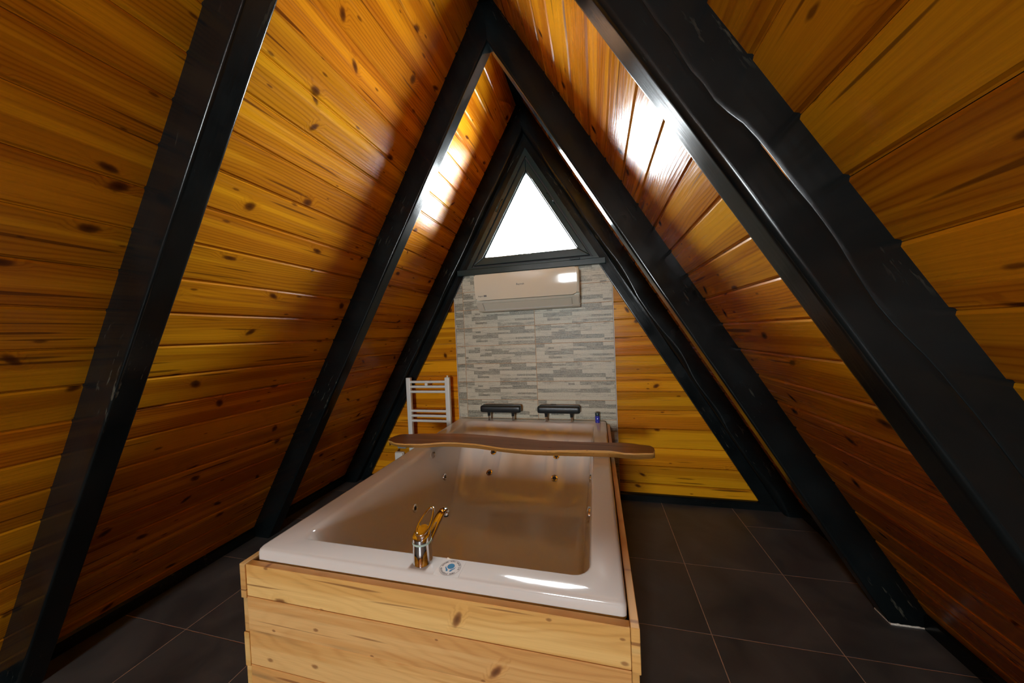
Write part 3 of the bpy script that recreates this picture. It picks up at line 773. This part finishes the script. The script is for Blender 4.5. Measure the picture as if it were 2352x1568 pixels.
# ---------------- pine surround
sur = empty('tub_surround', (-0.567, 0.87, 0), 'pale knotty pine board box enclosing the bathtub', 'bath surround')
FY0, FY1 = 0.860, 0.886
def board(x0, x1, y0, y1, z0, z1, along):
    c = Vector(((x0+x1)/2, (y0+y1)/2, (z0+z1)/2)); bm = bmesh.new()
    if along == 'x':                     # local x along, local y up, local z front
        h = ((x1-x0)/2, (z1-z0)/2, (y1-y0)/2); mt = Matrix(((1, 0, 0), (0, 0, -1), (0, 1, 0))).to_4x4()
    else:
        h = ((y1-y0)/2, (z1-z0)/2, (x1-x0)/2); mt = Matrix(((0, 0, 1), (1, 0, 0), (0, 1, 0))).to_4x4()
    mt.translation = c
    bm_box(bm, -h[0], h[0], -h[1], h[1], -h[2], h[2])
    bmesh.ops.bevel(bm, geom=bm.edges[:], offset=0.0016, segments=1, affect='EDGES')
    link_bm('board', bm, M['pine'], sur, False, mt)
fz = [0.600, 0.489, 0.372, 0.249, 0.127, 0.0]
for i, (a, b) in enumerate(zip(fz, fz[1:])):
    board(-1.196, 0.057, FY0+(0.001, -0.0005, 0.0008, 0, 0.0005)[i], FY1, b+0.0007, a-0.0007, 'x')
sz = [0.603, 0.482, 0.362, 0.242, 0.120, 0.0]
for i, (a, b) in enumerate(zip(sz, sz[1:])):
    o = (0.0, 0.004, 0.001, 0.003, 0.0)[i]
    board(-1.219+o, -1.1965, FY0-0.003+o, 2.738, b+0.0007, a-0.0007, 'y')
    board(0.0580, 0.080-o, FY0-0.001+o, 2.738, b+0.0007, a-0.0007, 'y')

# ---------------- faucet
fc = empty('faucet', (-0.563, 0.945, TZ), 'chrome single lever faucet with looped handle on the tub rim', 'faucet')
FB = Matrix.Translation((-0.563, 0.942, TZ))
lathe('body', [(0.0, -.001), (.0315, -.001), (.0315, .003), (.0300, .005), (.0292, .062), (.0287, .066), (0, .066)], M['chrome'], fc, FB, 36)
lathe('gasket', [(.020, .0645), (.0303, .0645), (.0308, .067), (.0303, .0705), (.020, .0705)], M['gasket'], fc, FB, 36)
# spout: flattened tube rising over the basin
bm = bmesh.new()
sp = [(-.563, .950, TZ+.028), (-.562, .968, TZ+.040), (-.560, .992, TZ+.056), (-.557, 1.020, TZ+.074), (-.553, 1.048, TZ+.090), (-.550, 1.068, TZ+.098), (-.5485, 1.080, TZ+.096), (-.548, 1.086, TZ+.086), (-.548, 1.087, TZ+.077)]
wd = [.017, .017, .0165, .0155, .0145, .0135, .0125, .0115, .011]; ht = [.015, .013, .011, .0095, .0085, .008, .0085, .0095, .010]
sweep_bm(bm, sp, lambda i: ell(wd[i], ht[i], 16, 0.8), up=Vector((0, -0.5, 1)))
link_bm('spout', bm, M['chrome'], fc, 40)
lathe('aerator', [(0, -.005), (.0088, -.005), (.0088, .003), (0, .003)], M['darkhole'], fc, Matrix.Translation((-.548, 1.087, TZ+.074)), 16)
# lever: capped cylinder cut on the slant, drawn out into a loop
bm = bmesh.new(); n = 36
def lev(r, z0, dz, cy=0.0, sy=1.0):
    return [bm.verts.new((r*math.cos(2*math.pi*i/n), cy + r*sy*math.sin(2*math.pi*i/n), z0 + dz*math.sin(2*math.pi*i/n))) for i in range(n)]
rg = [lev(.0292, .0705, 0), lev(.0290, .085, .004), lev(.0283, .0895, .009), lev(.0262, .0925, .0125, .001), lev(.021, .0945, .0125, .003)]
for a_, b_ in zip(rg, rg[1:]):
    for i in range(n):
        j = (i+1) % n; bm.faces.new((a_[i], a_[j], b_[j], b_[i]))
bm.faces.new(rg[-1]); bm.faces.new(rg[0][::-1])
lb_ = link_bm('lever_base', bm, M['chrome'], fc, 40, FB)
LY0, LY1, LZ0, LZ1 = -.014, .074, .0905, .1345
def lpt(c, t):                                   # c = -1..1 across, t = 0 base .. 1 tip
    wdt = .0238 - .0098*t
    return (wdt*c, LY0+(LY1-LY0)*t, LZ0+(LZ1-LZ0)*t)
bm = bmesh.new(); p = []
for i in range(44):
    a_ = 2*math.pi*i/44; c, s_ = math.cos(a_), math.sin(a_)
    c = math.copysign(abs(c)**0.8, c)
    p.append(lpt(c, (s_+1)/2))
sweep_bm(bm, p, lambda i: ell(.0040, .0062, 10), up=Vector((0, -0.45, 0.89)), closed=True)
ll_ = link_bm('lever_loop', bm, M['chrome'], lb_, 50, FB)
bm = bmesh.new(); rows = []
for k in range(7):
    t = .02 + .36*k/6; wd_ = math.sqrt(max(0, 1-(2*t-1)**2))**0.8
    dip = 0.0
    rows.append([(lpt(wd_*(-1+2*q/10), min(t, .02+.36*(k/6)*(0.62+.38*abs(-1+2*q/10)**1.6)))) for q in range(11)])
rows2 = [[(x, y, z+.0035) for x, y, z in r] for r in rows]; rows3 = [[(x, y+.002, z-.0055) for x, y, z in r] for r in rows]
strip_rows = lambda R: None
for R_ in (rows2, rows3):
    vr_ = [[bm.verts.new(q) for q in r] for r in R_]
    for a_, b_ in zip(vr_, vr_[1:]):
        for k in range(10): bm.faces.new((a_[k], a_[k+1], b_[k+1], b_[k]))
ed = [rows2[-1], rows3[-1]]
vr_ = [[bm.verts.new(q) for q in r] for r in ed]
for k in range(10): bm.faces.new((vr_[0][k], vr_[0][k+1], vr_[1][k+1], vr_[1][k]))
link_bm('lever_plate', bm, M['chrome'], lb_, 50, FB)

# ---------------- headrests and bottle
def headrest(x0, x1, label):
    h = empty('headrest', ((x0+x1)/2, 2.655, TZ), label, 'headrest', 'bath headrests')
    bm = bmesh.new(); zc, yc = 0.733, 2.652
    xs_ = [x0, x0+.002, x0+.006, x0+.013, x0+.024] + [x0+.024+(x1-x0-.048)*k/10 for k in range(1, 10)] + [x1-.024, x1-.013, x1-.006, x1-.002, x1]
    sc = [.62, .80, .90, .97, 1.0] + [1.0]*9 + [1.0, .97, .90, .80, .62]
    rg = []
    for x, k in zip(xs_, sc):
        rg.append([bm.verts.new((x, yc + a, zc + b)) for a, b in ell(.027*k, .030*k, 28, 0.62)])
    for a, b in zip(rg, rg[1:]):
        for i in range(28): bm.faces.new((a[i], a[(i+1) % 28], b[(i+1) % 28], b[i]))
    bm.faces.new(rg[0]); bm.faces.new(rg[-1])
    link_bm('pad', bm, M['rubber'], h, 50)
    box('backing_strip', x0+.012, x1-.006, yc+.020, yc+.030, zc+.006, zc+.0315, M['rubber'], h, bev=.003, seg=2)
    for px in (x0+(x1-x0)*.20, x0+(x1-x0)*.80):
        po = lathe('post', [(0, .092), (.024, .086), (.017, .070), (.0125, .060), (.0115, .044), (.0115, .038), (0, .038)], M['rubber'], h, Matrix.Translation((px, yc, TZ)), 20)
        lathe('pin', [(0, .042), (.0085, .042), (.0085, .0), (.011, .0), (.011, -.002), (0, -.002)], M['chrome'], po, Matrix.Translation((px, yc, TZ)), 18)
headrest(-0.966, -0.620, 'black padded headrest on the tub rim, the one nearer the towel radiator')
headrest(-0.480, -0.142, 'black padded headrest on the tub rim, the one nearer the blue bottle')
bt = empty('small_bottle', (-0.014, 2.640, TZ), 'small blue bottle with dark cap on the tub rim', 'bottle')
BM = Matrix.Translation((-0.012, 2.655, TZ))
lathe('bottle_body', [(0, 0), (.0155, 0), (.0172, .002), (.0172, .052), (.015, .055), (0, .055)], M['blue'], bt, BM)
lathe('bottle_cap', [(0, .050), (.0165, .0535), (.0172, .056), (.0172, .073), (.0155, .076), (0, .076)], M['cap'], bt, BM)

# ---------------- live-edge slab across the rims
top_back = [(-1.346, 2.052), (-1.16, 2.086), (-0.958, 2.107), (-0.751, 2.098), (-0.524, 2.063), (-0.335, 2.030), (-0.028, 2.031), (0.132, 2.037), (0.272, 2.010)]
top_front = [(-1.335, 1.905), (-1.255, 1.868), (-1.098, 1.878), (-0.947, 1.923), (-0.742, 1.917), (-0.546, 1.866), (-0.337, 1.857), (-0.117, 1.885), (0.048, 1.895), (0.150, 1.872), (0.283, 1.890)]
bot_front = [(-1.380, 1.960), (-1.259, 1.925), (-1.098, 1.940), (-0.976, 1.975), (-0.761, 1.965), (-0.565, 1.923), (-0.346, 1.901), (-0.055, 1.919), (0.078, 1.923), (0.2, 1.912), (0.296, 1.935)]
slab = empty('live_edge_slab', (-0.53, 1.97, TZ), 'brown live-edge wooden slab laid across the bathtub rims', 'bath tray')
bm = bmesh.new(); bme = bmesh.new()
NX = 120; ztop, zbot = 0.684, 0.6365
tops, edges_f, edges_b = [], [], []
for i in range(NX+1):
    x = -1.372 + (0.290+1.372)*i/NX
    jf = 0.004*mnoise.noise(Vector((x*11, 1.0, 0))) + 0.0025*mnoise.noise(Vector((x*37, 4.0, 0)))
    jb = 0.004*mnoise.noise(Vector((x*13, 7.0, 0)))
    yt, yb, yk = interp(top_front, x)+jf, interp(bot_front, x)+jf, interp(top_back, x)+jb
    kk = min(1.0, (x+1.372)/0.05, (0.290-x)/0.022); kk = max(0.0, kk)
    ymid = 1.965
    if kk < 1: e = math.sqrt(1-(1-kk)**2); yt, yb, yk = ymid+(yt-ymid)*(0.35+.65*e), ymid+(yb-ymid)*(0.5+.5*e), ymid+(yk-ymid)*(0.35+.65*e)
    zt = ztop + 0.0012*mnoise.noise(Vector((x*5, 0, 2)))
    tops.append([(x, yt+(yk-yt)*q/5, zt) for q in range(6)])
    edges_f.append([(x, yt, zt), (x, yt-0.003+0.003*mnoise.noise(Vector((x*29, 2, 0))), zt-0.008), (x, (yt+yb)/2-0.006+0.004*mnoise.noise(Vector((x*33, 5, 0))), (zt+zbot)/2), (x, yb-0.003, zbot+0.006), (x, yb+0.004, zbot)])
    edges_b.append([(x, yk, zt), (x, yk+0.006, (zt+zbot)/2), (x, yk-0.01, zbot)])
def strip(bm, rows):
    vr = [[bm.verts.new(p) for p in r] for r in rows]
    for a, b in zip(vr, vr[1:]):
        for k in range(len(a)-1): bm.faces.new((a[k], a[k+1], b[k+1], b[k]))
    return vr
SO = Matrix.Translation((-0.53, 1.97, 0.66)); 
def shift(rows): return [[(p[0]+.53, p[1]-1.97, p[2]-.66) for p in r] for r in rows]
# the top board with its underside
under = [[(r[-1][0], f[-1][1]+(bk[-1][1]-f[-1][1])*q/3, zbot) for q in range(4)] for r, f, bk in zip(tops, edges_f, edges_b)]
strip(bm, shift(tops)); strip(bm, shift(under))
ends = [[tops[0][k] for k in range(6)], [(p[0], p[1], zbot) for p in tops[0]]]
strip(bm, shift(ends)); ends = [[tops[-1][k] for k in range(6)], [(p[0], p[1], zbot) for p in tops[-1]]]; strip(bm, shift(ends))
link_bm('slab_top', bm, M['slab'], slab, 30, SO)
strip(bme, shift(edges_f)); strip(bme, shift(edges_b))
EO = SO @ Matrix.Rotation(math.radians(90), 4, 'X')
for v in bme.verts: v.co = Matrix.Rotation(math.radians(-90), 3, 'X') @ v.co
link_bm('live_edge', bme, M['bark'], slab, 60, EO)

# ================================================================== AIR CONDITIONER
ac = empty('air_conditioner', (-0.53, 2.74, 1.545), 'white split air conditioner unit on the tile panel under the window', 'air conditioner')
AX0, AX1 = -0.948, -0.108
def ac_section(pts, x0, x1, name, mat, inset=0.018, bev=0.010):
    bm = bmesh.new()
    rows = []
    xs2 = [x0, x0+inset*.25, x0+inset, (x0+x1)/2, x1-inset, x1-inset*.25, x1]
    kk = [0.55, 0.86, 1, 1, 1, 0.86, 0.55]
    cy, cz = 2.70, sum(p[1] for p in pts)/len(pts)
    for x, k in zip(xs2, kk):
        rows.append([bm.verts.new((x, p[0] if p[0] > 2.72 else 2.735-(2.735-p[0])*(1-(1-k)*.14), cz+(p[1]-cz)*(1-(1-k)*.075))) for p in pts])
    m = len(pts)
    for a, b in zip(rows, rows[1:]):
        for i in range(m): bm.faces.new((a[i], a[(i+1) % m], b[(i+1) % m], b[i]))
    bm.faces.new(rows[0]); bm.faces.new(rows[-1])
    return link_bm(name, bm, mat, ac, 32)
body = [(2.741, 1.548), (2.741, 1.846), (2.600, 1.846), (2.570, 1.843), (2.556, 1.834), (2.552, 1.815), (2.5645, 1.70), (2.5705, 1.650), (2.600, 1.647), (2.600, 1.6335), (2.5725, 1.6305), (2.5760, 1.6250), (2.5860, 1.6130), (2.5985, 1.6230), (2.6560, 1.5690), (2.6445, 1.5580), (2.6550, 1.5495), (2.670, 1.546)]
ac_section(body, AX0, AX1, 'casing', M['acwhite'])
# glossy front panel, slightly proud, rounded lower corners
def panel_y(z): return 2.5400 + (1.838-z)*0.105 + 0.004*((z-1.73)/0.11)**2
bm = bmesh.new(); rows = []
PXa, PXb, PZa, PZb = AX0+0.008, AX1-0.016, 1.634, 1.838
nz = 14
for i in range(nz+1):
    z = PZa + (PZb-PZa)*i/nz
    r = 0.034; ins = 0.0
    if z < PZa+r: ins = r - math.sqrt(max(0, r*r-(PZa+r-z)**2))
    r2 = 0.014
    if z > PZb-r2: ins = r2 - math.sqrt(max(0, r2*r2-(z-PZb+r2)**2))
    rows.append([(PXa+ins+(PXb-PXa-2*ins)*k/10, panel_y(z), z) for k in range(11)])
vr = strip(bm, rows)
ex = bmesh.ops.extrude_face_region(bm, geom=bm.faces[:])
for v in [g for g in ex['geom'] if isinstance(g, bmesh.types.BMVert)]: v.co.y += 0.010
fp = link_bm('front_panel', bm, M['acwhite'], ac, 30)
# louvre flap set into the recess of the slanted lower face, an open joint all round
def low(t, out=0.0):                                   # slanted face from (2.560,1.622) to (2.652,1.550)
    a, b = Vector((2.5775, 1.6235)), Vector((2.651, 1.5535)); d = b-a; nn = Vector((-abs(d.y), -abs(d.x))).normalized()
    p = a + d*t + nn*out; return p
fx0, fx1 = AX0+0.062, AX1-0.062
def slant(name, xa, xb, ta, tb, out, th, mat):
    q = [low(ta, out), low(tb, out), low(tb, out-th), low(ta, out-th)]
    v = [(xa, p.x, p.y) for p in q] + [(xb, p.x, p.y) for p in q]
    return link_mesh(name, v, [[0,1,2,3],[4,5,6,7],[0,1,5,4],[1,2,6,5],[2,3,7,6],[3,0,4,7]], mat, ac)
for xa_, xb_ in ((AX0+.007, fx0-.0032), (fx1+.0032, AX1-.007)): slant('end_cheek', xa_, xb_, .05, .97, .0016, .016, M['acwhite'])
slant('louvre_flap', fx0, fx1, .18, .86, .0030, .006, M['acwhite'])
slant('flap_lip', fx0, fx1, .875, .955, .0042, .007, M['white'])
TR = Matrix.Rotation(math.radians(90), 4, 'X')
text_mesh('brand_lettering', 'Baymak', 0.021, M['print_black'], ac, Matrix.Translation((-0.560, panel_y(1.742)-0.0006, 1.742)) @ TR, 0.0004)
text_mesh('model_lettering', 'Elegant', 0.015, M['print_black'], ac, Matrix.Translation((-0.893, panel_y(1.668)-0.0004, 1.668)) @ TR, 0.0003)
pb = box('plus_badge', -0.866, -0.843, panel_y(1.668)-0.0012, panel_y(1.668)+.001, 1.662, 1.6745, M['print_black'], ac)
text_mesh('badge_lettering', 'PLUS', 0.0085, M['white'], ac, Matrix.Translation((-0.8545, panel_y(1.668)-0.0014, 1.668)) @ TR, 0.0002)

# ================================================================== TOWEL RADIATOR
rad = empty('towel_radiator', (-1.455, 2.67, 0.30), 'white ladder towel radiator on the plank wall beside the bathtub', 'radiator')
RYc = 2.668
def post(x0, x1): 
    return box('post', x0, x1, RYc-0.018, RYc+0.018, 0.270, 1.0, M['enamel'], rad, bev=.006, seg=3)
post(-1.670, -1.628); post(-1.292, -1.250)
for z in (.962, .919, .874, .703, .659, .614, .452, .409, .366):
    bm = bmesh.new(); p = [(-1.632+(0.344)*k/10, RYc-0.006, z) for k in range(11)]
    sweep_bm(bm, p, lambda i: ell(.011, .0115, 14))
    link_bm('rung', bm, M['enamel'], rad, 50)
for x, z in ((-1.469, .942), (-1.469, .39)):
    lathe('wall_bracket', [(0, -.010), (.012, -.008), (.015, 0), (.012, .006), (.009, .010), (.009, .085), (0, .085)], M['white'], rad, orient((x, RYc-0.014, z), (0, 1, 0)), 20)
lathe('vent_plug', [(0, .0), (.012, 0), (.012, .003), (.005, .004), (.005, .012), (.009, .013), (.009, .016), (0, .016)], M['enamel'], rad, Matrix.Translation((-1.271, RYc, .999)), 16)

so = empty('wall_socket', (-1.82, WALL_Y, 0.26), 'white wall socket box low on the plank wall beside the radiator', 'socket')
box('socket_base', -1.872, -1.785, 2.735, WALL_Y, 0.205, 0.292, M['white'], so, bev=.005, seg=2)
box('socket_lid', -1.868, -1.789, 2.722, 2.738, 0.212, 0.288, M['white'], so, bev=.005, seg=2)
gb = box('junction_box', -1.845, -1.760, 2.738, WALL_Y, 0.326, 0.366, M['greybox'], None, bev=.004, seg=2)
tag(gb, 'small blue-grey junction box on the planks above the wall socket', 'junction box')

# hidden helper empties carry no geometry; nothing else to add
bpy.context.view_layer.update()
